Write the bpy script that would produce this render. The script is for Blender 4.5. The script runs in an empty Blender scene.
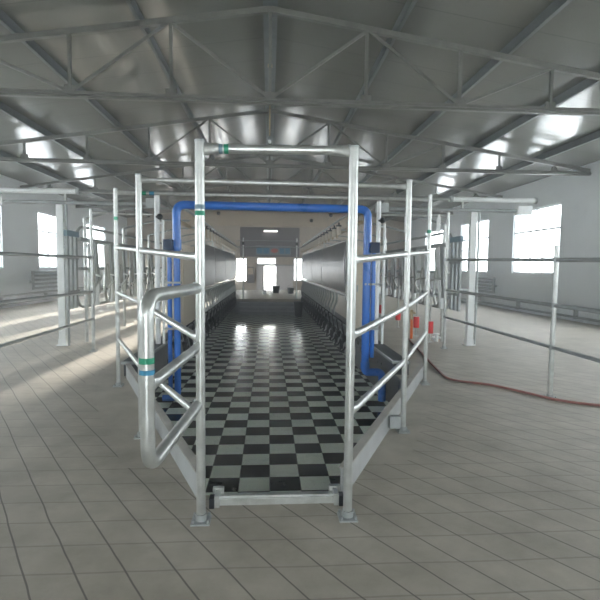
import bpy, math, random
from mathutils import Vector, Matrix
random.seed(7)
SC = bpy.context.scene
C = SC.collection
R = math.radians

# ------------------------------------------------------------------ camera, world, sun, exposure
cam_d = bpy.data.cameras.new('camera'); cam = bpy.data.objects.new('camera', cam_d); C.objects.link(cam)
cam_d.sensor_width = 36; cam_d.lens = 36 * 474 / 600; cam_d.clip_end = 400
cam.location = (0, 0, 1.5)
cam.rotation_euler = (Matrix.Rotation(-math.atan(31.35 / 474), 4, 'Z') @ Matrix.Rotation(R(90) - math.atan(32.68 / 474), 4, 'X') @ Matrix.Rotation(R(0.6), 4, 'Z')).to_euler()
SC.camera = cam

w = bpy.data.worlds.new('sky'); SC.world = w; w.use_nodes = True
nt = w.node_tree; bg = nt.nodes['Background']
bg.inputs[0].default_value = (0.90, 0.96, 1.0, 1); bg.inputs[1].default_value = 9.0

sun_d = bpy.data.lights.new('sun', 'SUN'); sun_d.energy = 32; sun_d.angle = R(0.6); sun_d.color = (1, .93, .80)
sun = bpy.data.objects.new('sun', sun_d); C.objects.link(sun)
sun_dir = Vector((-0.04, -0.99, -0.08)).normalized()          # the way the light travels
sun.rotation_euler = sun_dir.to_track_quat('-Z', 'Y').to_euler()
sun.location = (5, 40, 8)

SC.view_settings.view_transform = 'Standard'; SC.view_settings.look = 'None'
SC.view_settings.exposure = 0.44; SC.view_settings.gamma = 1; SC.view_settings.use_curve_mapping = False

# window openings: (y0, y1, z0, z1) on side walls, (x0, x1, z0, z1) on end walls
XL, XR, YB, YF, WH = -9.0, 9.0, 31.0, -7.0, 4.53
WIN_L = [(y, y + 2.75, 1.37, 3.58) for y in (-5.2, 0.0, 5.0, 9.6, 14.0, 19.3, 24.2)]
WIN_R = [(y, y + 2.85, 1.37, 3.58) for y in (-5.0, -.4, 4.6, 9.4, 14.25, 19.1, 24.2)]
WIN_B = [(-8.56, -8.46, 1.75, 2.4), (-6.2, -5.6, 0.6, 2.4), (-4.6, -4.1, 0.55, 2.3), (-3.1, -2.6, 0.55, 2.3), (-2.15, -1.43, 0.53, 2.08), (1.60, 2.5, 0.6, 2.09), (4.6, 5.5, 0.9, 2.3)]  # the leftmost narrow openings are added to cast sun streaks inside
DOOR_B = (-0.32, 0.47, 0.0, 1.57)
TRANS_B = (-0.78, 0.47, 1.66, 2.10)
def portal(loc, direction, sx, sy):
    d = bpy.data.lights.new('daylight_portal', 'AREA'); d.shape = 'RECTANGLE'; d.size = sx; d.size_y = sy
    d.cycles.is_portal = True
    o = bpy.data.objects.new('daylight_portal', d); C.objects.link(o); o.location = loc
    o.rotation_euler = Vector(direction).to_track_quat('-Z', 'Z').to_euler()
for (a, b, c, d) in WIN_L: portal((XL - .1, (a + b) / 2, (c + d) / 2), (1, 0, 0), b - a, d - c)
for (a, b, c, d) in WIN_R: portal((XR + .1, (a + b) / 2, (c + d) / 2), (-1, 0, 0), b - a, d - c)
for (a, b, c, d) in WIN_B + [DOOR_B, TRANS_B]: portal(((a + b) / 2, YB + .12, (c + d) / 2), (0, -1, 0), b - a, d - c)

# ------------------------------------------------------------------ materials
def node_mat(name):
    m = bpy.data.materials.new(name); m.use_nodes = True
    return m, m.node_tree, m.node_tree.nodes['Principled BSDF']
def mat(name, col, rough=.5, metal=0.0, noise=0.0, nscale=6.0, bump=0.0, bscale=40.0, spec=None, coat=0.0):
    m, t, p = node_mat(name)
    p.inputs['Roughness'].default_value = rough; p.inputs['Metallic'].default_value = metal
    p.inputs['Base Color'].default_value = (*col, 1)
    if coat: p.inputs['Coat Weight'].default_value = coat
    if spec is not None: p.inputs['Specular IOR Level'].default_value = spec
    if noise or bump:
        tc = t.nodes.new('ShaderNodeTexCoord')
    if noise:
        n = t.nodes.new('ShaderNodeTexNoise'); n.inputs['Scale'].default_value = nscale; n.inputs['Detail'].default_value = 5
        t.links.new(tc.outputs['Object'], n.inputs['Vector'])
        r = t.nodes.new('ShaderNodeValToRGB')
        lo = [max(0, c * (1 - noise)) for c in col]; hi = [min(1, c * (1 + noise)) for c in col]
        r.color_ramp.elements[0].position = .3; r.color_ramp.elements[1].position = .7
        r.color_ramp.elements[0].color = (*lo, 1); r.color_ramp.elements[1].color = (*hi, 1)
        t.links.new(n.outputs['Fac'], r.inputs['Fac']); t.links.new(r.outputs['Color'], p.inputs['Base Color'])
        mr = t.nodes.new('ShaderNodeMapRange'); mr.inputs[3].default_value = max(.02, rough - .1); mr.inputs[4].default_value = min(1, rough + .1)
        t.links.new(n.outputs['Fac'], mr.inputs[0]); t.links.new(mr.outputs[0], p.inputs['Roughness'])
    if bump:
        n2 = t.nodes.new('ShaderNodeTexNoise'); n2.inputs['Scale'].default_value = bscale
        t.links.new(tc.outputs['Object'], n2.inputs['Vector'])
        b = t.nodes.new('ShaderNodeBump'); b.inputs['Strength'].default_value = bump; b.inputs['Distance'].default_value = .01
        t.links.new(n2.outputs['Fac'], b.inputs['Height']); t.links.new(b.outputs[0], p.inputs['Normal'])
    return m
M = {}
M['galv'] = mat('galvanised_steel', (.54, .56, .54), .36, .75, .14, 14)
M['galv_dull'] = mat('dull_galvanised_steel', (.40, .43, .43), .5, .55, .15, 10)
M['truss'] = mat('truss_grey_paint', (.20, .205, .185), .5, .15, .15, 5)
M['purlin'] = mat('purlin_steel', (.20, .22, .22), .5, .3, .12, 4)
M['stainless'] = mat('stainless_sheet', (.17, .18, .19), .34, .5, .1, 2)
M['plate'] = mat('white_painted_steel', (.82, .85, .84), .4, .1, .06, 5)
M['cream'] = mat('cream_plastic', (.70, .64, .52), .5)
M['blue'] = mat('blue_plastic_pipe', (.025, .17, .62), .3, 0, .1, 3, coat=.3)
M['darkblue'] = mat('dark_blue_box', (.02, .045, .10), .5)
M['black'] = mat('black_rubber', (.018, .022, .026), .45)
M['deck'] = mat('dark_rubber_mat', (.045, .055, .06), .55, 0, .2, 9)
M['red'] = mat('red_plastic', (.70, .03, .03), .4)
M['orange'] = mat('orange_plastic', (.75, .16, .03), .5)
M['hose'] = mat('dull_red_hose', (.30, .12, .10), .55, 0, .15, 6)
M['green'] = mat('green_tape', (.02, .30, .17), .5)
M['bluetape'] = mat('blue_tape', (.04, .25, .42), .5)
M['greytape'] = mat('blue_grey_tape', (.16, .25, .30), .5)
M['concrete'] = mat('curb_concrete', (.40, .39, .36), .7, 0, .15, 5, .3, 60)
M['curbsheet'] = mat('pale_curb_render', (.40, .42, .42), .4, .0, .18, 4)
M['wall'] = mat('wall_paint', (.76, .80, .81), .65, 0, .04, 1.5)
M['beige'] = mat('gable_paint', (.58, .52, .45), .7, 0, .06, 1.5)
M['beam'] = mat('beam_paint', (.58, .50, .40), .7, 0, .06, 1.5)
M['recess'] = mat('grey_cladding', (.20, .19, .20), .5, 0, .08, 2)
M['doorpaint'] = mat('pale_door_paint', (.70, .68, .68), .5)
M['frame'] = mat('white_window_frame', (.80, .82, .83), .4)
M['pitwall'] = mat('dark_pit_tiles', (.06, .065, .07), .3, 0, .2, 3)
M['step'] = mat('grey_pit_step', (.25, .27, .29), .35, 0, .12, 3)
M['sign'] = mat('sign_blue_panel', (.10, .28, .42), .4)
M['signbg'] = mat('sign_backing', (.30, .34, .36), .5)
M['signred'] = mat('sign_red_panel', (.60, .16, .12), .4)
M['yellowish'] = mat('brass_fitting', (.45, .36, .22), .4, .4)
M['clear'] = mat('milky_meter_bowl', (.55, .50, .42), .25, 0)

def emis(name, col, s):
    m, t, p = node_mat(name)
    p.inputs['Emission Color'].default_value = (*col, 1); p.inputs['Emission Strength'].default_value = s
    return m
M['lamp'] = emis('streak_emission', (1, .97, .9), 4)  # emission of the added glowing tube above the far door

def glass_mat():
    m, t, p = node_mat('window_glass')
    t.nodes.remove(p); out = t.nodes['Material Output']
    tr = t.nodes.new('ShaderNodeBsdfTransparent'); gl = t.nodes.new('ShaderNodeBsdfGlossy'); gl.inputs['Roughness'].default_value = .03
    mx = t.nodes.new('ShaderNodeMixShader'); mx.inputs[0].default_value = .06
    t.links.new(tr.outputs[0], mx.inputs[1]); t.links.new(gl.outputs[0], mx.inputs[2]); t.links.new(mx.outputs[0], out.inputs[0])
    return m
M['glass'] = glass_mat()

def math_n(t, op, a, b=None, c=None):
    n = t.nodes.new('ShaderNodeMath'); n.operation = op
    for i, v in enumerate((a, b, c)):
        if v is None: continue
        if isinstance(v, (int, float)): n.inputs[i].default_value = v
        else: t.links.new(v, n.inputs[i])
    return n.outputs[0]

def floor_mat():
    m, t, p = node_mat('grooved_concrete_floor')
    tc = t.nodes.new('ShaderNodeTexCoord'); s = t.nodes.new('ShaderNodeSeparateXYZ')
    nz = t.nodes.new('ShaderNodeTexNoise'); nz.inputs['Scale'].default_value = 1.3; nz.inputs['Detail'].default_value = 3
    t.links.new(tc.outputs['Object'], nz.inputs['Vector'])
    t.links.new(tc.outputs['Object'], s.inputs[0])
    x, y = s.outputs[0], s.outputs[1]
    wob = math_n(t, 'MULTIPLY', math_n(t, 'SUBTRACT', nz.outputs['Fac'], .5), .035)
    a = R(34)                                                       # groove direction (sin a, -cos a)
    u = math_n(t, 'ADD', math_n(t, 'ADD', math_n(t, 'MULTIPLY', x, math.cos(a)), math_n(t, 'MULTIPLY', y, math.sin(a))), wob)
    g = math_n(t, 'FRACT', math_n(t, 'MULTIPLY', math_n(t, 'ADD', u, 60), 1 / .20))
    g = math_n(t, 'ABSOLUTE', math_n(t, 'SUBTRACT', g, .5))
    gl = math_n(t, 'LESS_THAN', g, .022)
    v = math_n(t, 'ADD', y, wob)
    h = math_n(t, 'ABSOLUTE', math_n(t, 'SUBTRACT', math_n(t, 'FRACT', math_n(t, 'MULTIPLY', math_n(t, 'ADD', v, 60), 1 / .24)), .5))
    hl = math_n(t, 'MULTIPLY', math_n(t, 'LESS_THAN', h, .024), .42)
    line = math_n(t, 'MAXIMUM', gl, hl)
    # smooth screeded concrete close to the pit: no grooves
    ax = math_n(t, 'ABSOLUTE', x)
    edge = math_n(t, 'SUBTRACT', ax, math_n(t, 'MULTIPLY', math_n(t, 'SUBTRACT', math_n(t, 'MINIMUM', y, 6.2), 1.9), .48))
    smooth = math_n(t, 'MULTIPLY', math_n(t, 'LESS_THAN', math_n(t, 'ADD', edge, wob), .30), math_n(t, 'GREATER_THAN', y, 3.5))
    line = math_n(t, 'MULTIPLY', line, math_n(t, 'SUBTRACT', 1, smooth))
    n2 = t.nodes.new('ShaderNodeTexNoise'); n2.inputs['Scale'].default_value = 2.2; n2.inputs['Detail'].default_value = 8; n2.inputs['Roughness'].default_value = .65
    t.links.new(tc.outputs['Object'], n2.inputs['Vector'])
    r = t.nodes.new('ShaderNodeValToRGB'); r.color_ramp.elements[0].position = .32; r.color_ramp.elements[1].position = .68
    r.color_ramp.elements[0].color = (.31, .285, .235, 1); r.color_ramp.elements[1].color = (.47, .44, .375, 1)
    t.links.new(n2.outputs['Fac'], r.inputs['Fac'])
    mx = t.nodes.new('ShaderNodeMix'); mx.data_type = 'RGBA'
    t.links.new(math_n(t, 'MULTIPLY', line, .72), mx.inputs[0]); t.links.new(r.outputs['Color'], mx.inputs[6]); mx.inputs[7].default_value = (.07, .065, .06, 1)
    t.links.new(mx.outputs[2], p.inputs['Base Color'])
    mr = t.nodes.new('ShaderNodeMapRange'); mr.inputs[3].default_value = .42; mr.inputs[4].default_value = .75
    t.links.new(n2.outputs['Fac'], mr.inputs[0]); t.links.new(mr.outputs[0], p.inputs['Roughness'])
    b = t.nodes.new('ShaderNodeBump'); b.inputs['Strength'].default_value = .6; b.inputs['Distance'].default_value = .01
    hh = math_n(t, 'SUBTRACT', math_n(t, 'MULTIPLY', n2.outputs['Fac'], .6), line)
    t.links.new(hh, b.inputs['Height']); t.links.new(b.outputs[0], p.inputs['Normal'])
    return m
M['floor'] = floor_mat()

def checker_mat():
    m, t, p = node_mat('checkerboard_tiles')
    tc = t.nodes.new('ShaderNodeTexCoord'); s = t.nodes.new('ShaderNodeSeparateXYZ'); t.links.new(tc.outputs['Object'], s.inputs[0])
    W = .305
    u = math_n(t, 'MULTIPLY', math_n(t, 'ADD', s.outputs[0], W * 40 - .02), 1 / W)
    v = math_n(t, 'MULTIPLY', math_n(t, 'ADD', s.outputs[1], -4.43 + W * 40), 1 / W)
    k = math_n(t, 'MODULO', math_n(t, 'ADD', math_n(t, 'FLOOR', u), math_n(t, 'FLOOR', v)), 2)
    k = math_n(t, 'GREATER_THAN', k, .5)
    gu = math_n(t, 'ABSOLUTE', math_n(t, 'SUBTRACT', math_n(t, 'FRACT', u), .5)); gv = math_n(t, 'ABSOLUTE', math_n(t, 'SUBTRACT', math_n(t, 'FRACT', v), .5))
    gr = math_n(t, 'GREATER_THAN', math_n(t, 'MAXIMUM', gu, gv), .488)
    n = t.nodes.new('ShaderNodeTexNoise'); n.inputs['Scale'].default_value = 9; n.inputs['Detail'].default_value = 6
    t.links.new(tc.outputs['Object'], n.inputs['Vector'])
    mx = t.nodes.new('ShaderNodeMix'); mx.data_type = 'RGBA'
    mx.inputs[6].default_value = (.012, .022, .024, 1); mx.inputs[7].default_value = (.85, .92, .83, 1)
    t.links.new(k, mx.inputs[0])
    # dusty smears
    d = t.nodes.new('ShaderNodeMix'); d.data_type = 'RGBA'; d.inputs[7].default_value = (.24, .26, .24, 1)
    t.links.new(math_n(t, 'MULTIPLY', math_n(t, 'GREATER_THAN', n.outputs['Fac'], .60), .10), d.inputs[0]); t.links.new(mx.outputs[2], d.inputs[6])
    g = t.nodes.new('ShaderNodeMix'); g.data_type = 'RGBA'; g.inputs[7].default_value = (.16, .18, .17, 1)
    t.links.new(gr, g.inputs[0]); t.links.new(d.outputs[2], g.inputs[6])
    t.links.new(g.outputs[2], p.inputs['Base Color'])
    mr = t.nodes.new('ShaderNodeMapRange'); mr.inputs[3].default_value = .02; mr.inputs[4].default_value = .14
    t.links.new(n.outputs['Fac'], mr.inputs[0])
    nw = t.nodes.new('ShaderNodeTexNoise'); nw.inputs['Scale'].default_value = .8; t.links.new(tc.outputs['Object'], nw.inputs['Vector'])
    wy = math_n(t, 'ADD', s.outputs[1], math_n(t, 'MULTIPLY', math_n(t, 'SUBTRACT', nw.outputs['Fac'], .5), 3))
    dry = t.nodes.new('ShaderNodeMapRange'); dry.inputs[1].default_value = 17.2; dry.inputs[2].default_value = 15.8; dry.inputs[3].default_value = 0; dry.inputs[4].default_value = .12
    p.inputs['Specular IOR Level'].default_value = .4
    t.links.new(wy, dry.inputs[0])
    t.links.new(math_n(t, 'ADD', mr.outputs[0], dry.outputs[0]), p.inputs['Roughness'])
    n3 = t.nodes.new('ShaderNodeTexNoise'); n3.inputs['Scale'].default_value = 3; t.links.new(tc.outputs['Object'], n3.inputs['Vector'])
    b = t.nodes.new('ShaderNodeBump'); b.inputs['Strength'].default_value = .12; b.inputs['Distance'].default_value = .01
    t.links.new(math_n(t, 'SUBTRACT', n3.outputs['Fac'], gr), b.inputs['Height']); t.links.new(b.outputs[0], p.inputs['Normal'])
    return m
M['checker'] = checker_mat()

def ceil_mat():
    m, t, p = node_mat('ribbed_roof_sheet')
    tc = t.nodes.new('ShaderNodeTexCoord'); s = t.nodes.new('ShaderNodeSeparateXYZ'); t.links.new(tc.outputs['Object'], s.inputs[0])
    y = math_n(t, 'ADD', s.outputs[1], 60)
    wv = math_n(t, 'SINE', math_n(t, 'MULTIPLY', y, 2 * math.pi / .19))
    j = math_n(t, 'LESS_THAN', math_n(t, 'FRACT', math_n(t, 'MULTIPLY', y, 1 / .95)), .02)
    n = t.nodes.new('ShaderNodeTexNoise'); n.inputs['Scale'].default_value = .8; t.links.new(tc.outputs['Object'], n.inputs['Vector'])
    r = t.nodes.new('ShaderNodeValToRGB'); r.color_ramp.elements[0].color = (.19, .195, .175, 1); r.color_ramp.elements[1].color = (.26, .265, .24, 1)
    t.links.new(n.outputs['Fac'], r.inputs['Fac'])
    mx = t.nodes.new('ShaderNodeMix'); mx.data_type = 'RGBA'; mx.inputs[7].default_value = (.12, .12, .12, 1)
    t.links.new(math_n(t, 'MULTIPLY', j, .6), mx.inputs[0]); t.links.new(r.outputs['Color'], mx.inputs[6]); t.links.new(mx.outputs[2], p.inputs['Base Color'])
    p.inputs['Roughness'].default_value = .16; p.inputs['Specular IOR Level'].default_value = .6
    b = t.nodes.new('ShaderNodeBump'); b.inputs['Strength'].default_value = .3; b.inputs['Distance'].default_value = .0016
    h = math_n(t, 'ADD', wv, math_n(t, 'MULTIPLY', n.outputs['Fac'], 3))
    t.links.new(h, b.inputs['Height']); t.links.new(b.outputs[0], p.inputs['Normal'])
    return m
M['ceiling'] = ceil_mat()

# ------------------------------------------------------------------ mesh helpers
class MB:
    def __init__(s): s.v = []; s.f = []; s.sm = []
    def add(s, vs, fs, smooth=False):
        o = len(s.v); s.v += [tuple(v) for v in vs]
        for f in fs: s.f.append(tuple(i + o for i in f)); s.sm.append(smooth)
        return s
    def box(s, x0, y0, z0, x1, y1, z1, rot=None, piv=None):
        v = [Vector(p) for p in ((x0, y0, z0), (x1, y0, z0), (x1, y1, z0), (x0, y1, z0), (x0, y0, z1), (x1, y0, z1), (x1, y1, z1), (x0, y1, z1))]
        if rot is not None:
            pv = Vector(piv) if piv else Vector(((x0 + x1) / 2, (y0 + y1) / 2, (z0 + z1) / 2))
            v = [rot @ (p - pv) + pv for p in v]
        return s.add(v, [(0, 3, 2, 1), (4, 5, 6, 7), (0, 1, 5, 4), (1, 2, 6, 5), (2, 3, 7, 6), (3, 0, 4, 7)])
    def prism(s, pts, z0, z1):
        n = len(pts)
        ar = sum(pts[i][0] * pts[(i + 1) % n][1] - pts[(i + 1) % n][0] * pts[i][1] for i in range(n))
        if ar < 0: pts = pts[::-1]
        v = [(x, y, z0) for x, y in pts] + [(x, y, z1) for x, y in pts]
        f = [tuple(range(n - 1, -1, -1)), tuple(range(n, 2 * n))] + [(i, (i + 1) % n, n + (i + 1) % n, n + i) for i in range(n)]
        return s.add(v, f)
    def tube(s, path, r, seg=12, closed=False, caps=True, sec=None):
        """sweep a circle (or ellipse list sec[i]=(ru, rv)) along a path"""
        P = [Vector(p) for p in path]; n = len(P)
        T = []
        for i in range(n):
            a = P[(i - 1) % n] if closed or i > 0 else P[i]; b = P[(i + 1) % n] if closed or i < n - 1 else P[i]
            T.append((b - a).normalized())
        up = Vector((0, 0, 1)) if abs(T[0].z) < .9 else Vector((1, 0, 0))
        u = (up - T[0] * up.dot(T[0])).normalized()
        vs = []
        for i in range(n):
            u = (u - T[i] * u.dot(T[i])).normalized(); w_ = T[i].cross(u)
            ru, rv = sec[i] if sec else ((r[i], r[i]) if isinstance(r, (list, tuple)) else (r, r))
            for k in range(seg):
                a = 2 * math.pi * k / seg
                vs.append(P[i] + u * math.cos(a) * ru + w_ * math.sin(a) * rv)
        fs = []
        for i in range(n if closed else n - 1):
            j = (i + 1) % n
            for k in range(seg):
                l = (k + 1) % seg
                fs.append((i * seg + k, i * seg + l, j * seg + l, j * seg + k))
        s.add(vs, fs, True)
        if caps and not closed:
            s.add(vs[:seg], [tuple(range(seg - 1, -1, -1))]); s.add(vs[-seg:], [tuple(range(seg))])
        return s
    def bar(s, a, b, w_, h_):                                     # rectangular bar between two points
        a = Vector(a); b = Vector(b); t = (b - a).normalized()
        up = Vector((0, 0, 1)) if abs(t.z) < .95 else Vector((0, 1, 0))
        u = (up - t * up.dot(t)).normalized(); q = t.cross(u)
        v = []
        for p in (a, b):
            for i, j in ((-1, -1), (1, -1), (1, 1), (-1, 1)): v.append(p + q * i * w_ / 2 + u * j * h_ / 2)
        return s.add(v, [(3, 2, 1, 0), (4, 5, 6, 7), (0, 1, 5, 4), (1, 2, 6, 5), (2, 3, 7, 6), (3, 0, 4, 7)])
    def ball(s, c, r, seg=10, rz=None):
        c = Vector(c); n = seg // 2 + 1; rz = rz or r
        path = []; sec = []
        for i in range(n + 1):
            a = math.pi * i / n
            path.append(c + Vector((0, 0, -math.cos(a) * rz))); q = max(.0005, math.sin(a) * r); sec.append((q, q))
        return s.tube(path, r, seg, sec=sec)
    def build(s, name, m, parent=None, local=False):
        me = bpy.data.meshes.new(name)
        off = Vector(parent.location) if (parent is not None and not local) else Vector((0, 0, 0))
        if parent is not None and parent.parent is not None and not local:
            off = Vector(parent.parent.location) + Vector(parent.location)
        me.from_pydata([Vector(v) - off for v in s.v], [], s.f)
        me.polygons.foreach_set('use_smooth', s.sm)
        me.materials.append(m); me.update()
        o = bpy.data.objects.new(name, me); C.objects.link(o)
        if parent is not None: o.parent = parent
        return o
def tag(o, label=None, cat=None, group=None, kind=None):
    if label: o['label'] = label
    if cat: o['category'] = cat
    if group: o['group'] = group
    if kind: o['kind'] = kind
    return o
def thing(name, label, cat, loc=(0, 0, 0), group=None, rz=0):
    o = bpy.data.objects.new(name, None); C.objects.link(o); o.location = loc; o.rotation_euler = (0, 0, rz)
    o.empty_display_size = .1
    return tag(o, label, cat, group)
def copy_tree(o, parent=None):
    c = o.copy(); C.objects.link(c); c.parent = parent
    for ch in list(o.children): copy_tree(ch, c)
    return c
def struct(name, mb, m, parent=None):
    o = mb.build(name, m, parent)
    if parent is None: o['kind'] = 'structure'
    return o
def arc(path, rad, n=6):
    """round the corners of a polyline"""
    P = [Vector(p) for p in path]; out = [P[0]]
    for i in range(1, len(P) - 1):
        a = (P[i - 1] - P[i]); b = (P[i + 1] - P[i]); r = min(rad, a.length * .49, b.length * .49)
        p0 = P[i] + a.normalized() * r; p1 = P[i] + b.normalized() * r
        for k in range(n + 1):
            t = k / n; out.append(p0 * (1 - t) ** 2 + P[i] * 2 * t * (1 - t) + p1 * t * t)
    out.append(P[-1]); return out
def lerp(a, b, t): return Vector(a) * (1 - t) + Vector(b) * t
def pipe_flat(mb, a, b, r, fl=.10, e0=True, e1=True):
    """a pipe whose ends are pressed flat and fan out where they are welded on"""
    a = Vector(a); b = Vector(b); L = (b - a).length; k = min(fl, L * .3) / L
    pts = [a, lerp(a, b, k * .55), lerp(a, b, k), lerp(a, b, 1 - k), lerp(a, b, 1 - k * .55), b]
    F = (r * 1.45, r * .35); H = (r * 1.15, r * .8); N = (r, r)
    sec = [F if e0 else N, H if e0 else N, N, N, H if e1 else N, F if e1 else N]
    mb.tube(pts, r, 14, sec=sec)

# ------------------------------------------------------------------ the setting
PT = -0.65                                                        # pit floor
PITX, YP0, YFL, YP1 = 1.93, 3.05, 6.35, 22.2
def xl(y): return -0.445 - (y - 2.98) * .425               # line of the flared curb
def xr(y): return 0.505 + (y - 2.98) * .487
fm = MB()
Z0 = -.12
fm.prism([(XL - .3, YF - .3), (XR + .3, YF - .3), (XR + .3, 2.75), (XL - .3, 2.75)], Z0, 0)
fm.prism([(xl(2.75), 2.75), (xr(2.75), 2.75), (xr(YP0), YP0), (xl(YP0), YP0)], Z0, 0)
fm.prism([(XL - .3, 2.75), (xl(2.75), 2.75), (xl(YFL), YFL), (-PITX, YFL + .05), (-PITX, YP1), (XL - .3, YP1)], Z0, 0)
fm.prism([(XR + .3, 2.75), (xr(2.75), 2.75), (xr(YFL), YFL), (PITX, YFL + .05), (PITX, YP1), (XR + .3, YP1)], Z0, 0)
fm.prism([(XL - .3, YP1), (XR + .3, YP1), (XR + .3, YB + .3), (XL - .3, YB + .3)], Z0, 0)
struct('floor', fm, M['floor'])
pf = MB(); pf.box(-2.2, 2.9, PT - .1, 2.2, YP1 + .2, PT); struct('floor_pit', pf, M['checker'])
# pit walls (straight part), dark tiled
for nm, sgn in (('left', -1), ('right', 1)):
    m_ = MB(); a, b = sorted((sgn * PITX, sgn * (PITX + .12))); m_.box(a, YFL - .05, PT, b, YP1, Z0 + .0); struct('wall_pit_' + nm, m_, M['pitwall'])
m_ = MB(); m_.box(-PITX, YP1, PT, PITX, YP1 + .12, Z0); struct('wall_pit_end', m_, M['step'])
# steps at the near and far end of the pit
st = MB()
for k in range(3): st.box(-.40 - .10 * k, YP0 + .05 + .28 * k, PT, .46 + .10 * k, YP0 + .05 + .28 * (k + 1), -.163 * (k + 1))
tag(st.build('pit_steps', M['concrete']), 'concrete steps going down into the pit behind the low threshold bar', 'steps')
st = MB()
for k in range(3): st.box(-1.35, YP1 - .01 - .32 * (k + 1), PT, 1.35, YP1 - .01 - .32 * k, -.163 * (k + 1))
tag(st.build('pit_steps', M['step']), 'grey steps at the far end of the checkered pit floor', 'steps')

# flared curbs: concrete upstands from the entrance posts out to the deck, reaching down to the pit floor
def curb(sg, xf, label):
    p0 = Vector((xf(3.0), 3.0)); p1 = Vector((xf(6.4), 6.4)); d = (p1 - p0).normalized(); n = Vector((-d.y, d.x))
    if n.x * sg > 0: n = -n                                        # towards the pit
    t = thing('pit_curb', label, 'curb', ((p0.x + p1.x) / 2, (p0.y + p1.y) / 2, 0))
    m = MB(); q = [p0, p1, p1 + n * .04, p0 + n * .04]
    m.prism([tuple(v) for v in q], 0, .18); m.build('upstand', M['curbsheet'], t)
    m = MB(); q = [p0 - n * .012, p1 - n * .012, p1 + n * .052, p0 + n * .052]
    m.prism([tuple(v) for v in q], .18, .192); m.build('top_edge', M['concrete'], t)
    m = MB(); q = [p0 + n * .002, p1 + n * .002, p1 + n * .04, p0 + n * .04]
    m.prism([tuple(v) for v in q], PT, -.001); m.build('pit_face', M['pitwall'], t)
curb(-1, xl, 'pale concrete curb flaring out on the left of the checkered floor, under the pipe railing')
curb(1, xr, 'pale concrete curb flaring out on the right of the checkered floor, under the pipe railing')

# dark kerb decks that run along both pit edges
for sg, lab in ((-1, 'left'), (1, 'right')):
    a, b = sorted((sg * 1.74, sg * 1.98))
    t = thing('kerb_deck', 'dark rubber topped kerb running along the %s side of the pit' % lab, 'kerb', ((a + b) / 2, 14, 0))
    m = MB(); m.box(a + .02, 6.5, .001, b, 25.2, .18); m.build('kerb_body', M['pitwall'], t)
    m = MB(); m.box(a, 6.47, .18, b, 25.2, .20); m.build('rubber_mat', M['deck'], t)
    m = MB(); x = a if sg > 0 else b; m.box(x - .012, 6.45, .17, x + .012, 25.2, .207); m.box(a, 6.445, .17, b, 6.47, .207); m.build('edge_trim', M['galv_dull'], t)

# walls with openings
def wall_holes(axis, c0, c1, u0, u1, z1, holes, z0=0.0):
    m = MB(); us = sorted(set([u0, u1] + [h[0] for h in holes] + [h[1] for h in holes])); zs = sorted(set([z0, z1] + [h[2] for h in holes] + [h[3] for h in holes]))
    for i in range(len(us) - 1):
        run = None
        for j in range(len(zs) - 1):
            uc = (us[i] + us[i + 1]) / 2; zc = (zs[j] + zs[j + 1]) / 2
            if any(h[0] < uc < h[1] and h[2] < zc < h[3] for h in holes):
                if run is not None: put(m, axis, c0, c1, us[i], us[i + 1], run, zs[j]); run = None
            elif run is None: run = zs[j]
        if run is not None: put(m, axis, c0, c1, us[i], us[i + 1], run, zs[-1])
    return m
def put(m, axis, c0, c1, a, b, z0, z1):
    if axis == 'x': m.box(c0, a, z0, c1, b, z1)
    else: m.box(a, c0, z0, b, c1, z1)
struct('wall_left', wall_holes('x', XL - .3, XL, YF, YB, WH, WIN_L), M['wall'])
struct('wall_right', wall_holes('x', XR, XR + .3, YF, YB, WH, WIN_R), M['wall'])
mb = wall_holes('y', YB, YB + .3, XL - .3, XR + .3, WH, WIN_B + [(DOOR_B[0], DOOR_B[1], -.0, DOOR_B[3]), TRANS_B])
def roofz(x): return 5.87 - .152 * abs(x)
def gable(m, y0, y1):
    xc = (XL + XR) / 2 * 0
    hl, hr = roofz(XL - .3) + .04, roofz(XR + .3) + .04
    v = [(XL - .3, y0, WH), (XR + .3, y0, WH), (XR + .3, y0, max(WH + .01, hr)), (0, y0, 5.91), (XL - .3, y0, max(WH + .01, hl))]
    v += [(a, y1, c) for a, b, c in v]
    m.add(v, [(0, 1, 2, 3, 4), (9, 8, 7, 6, 5)] + [(i, 5 + i, 5 + (i + 1) % 5, (i + 1) % 5) for i in range(5)])
gable(mb, YB, YB + .3); struct('wall_back', mb, M['beige'])
mb = wall_holes('y', YF - .3, YF, XL - .3, XR + .3, WH, [(-2, 2, 0, 3)]); gable(mb, YF - .3, YF); struct('wall_front', mb, M['beige'])
# roof slabs
def roofz(x): return 5.87 - .152 * abs(x)
for nm, x0, x1 in (('left', XL - .5, 0), ('right', 0, XR + .5)):
    m = MB(); v = []
    for y in (YF - .5, YB + .5):
        v += [(x0, y, roofz(x0)), (x1, y, roofz(x1)), (x1, y, roofz(x1) + .1), (x0, y, roofz(x0) + .1)]
    m.add(v, [(0, 1, 2, 3), (7, 6, 5, 4), (0, 4, 5, 1), (1, 5, 6, 2), (2, 6, 7, 3), (3, 7, 4, 0)])
    struct('ceiling_' + nm, m, M['ceiling'])
# beam across the back wall, grey cladding, wainscot
m = MB(); m.box(-5.6, YB - .3, 4.12, 5.6, YB, 4.93); struct('trim_1', m, M['beam'])
m = MB(); m.box(-1.87, YB - .04, 2.16, 1.97, YB, 4.05); struct('trim_2', m, M['recess'])
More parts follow.
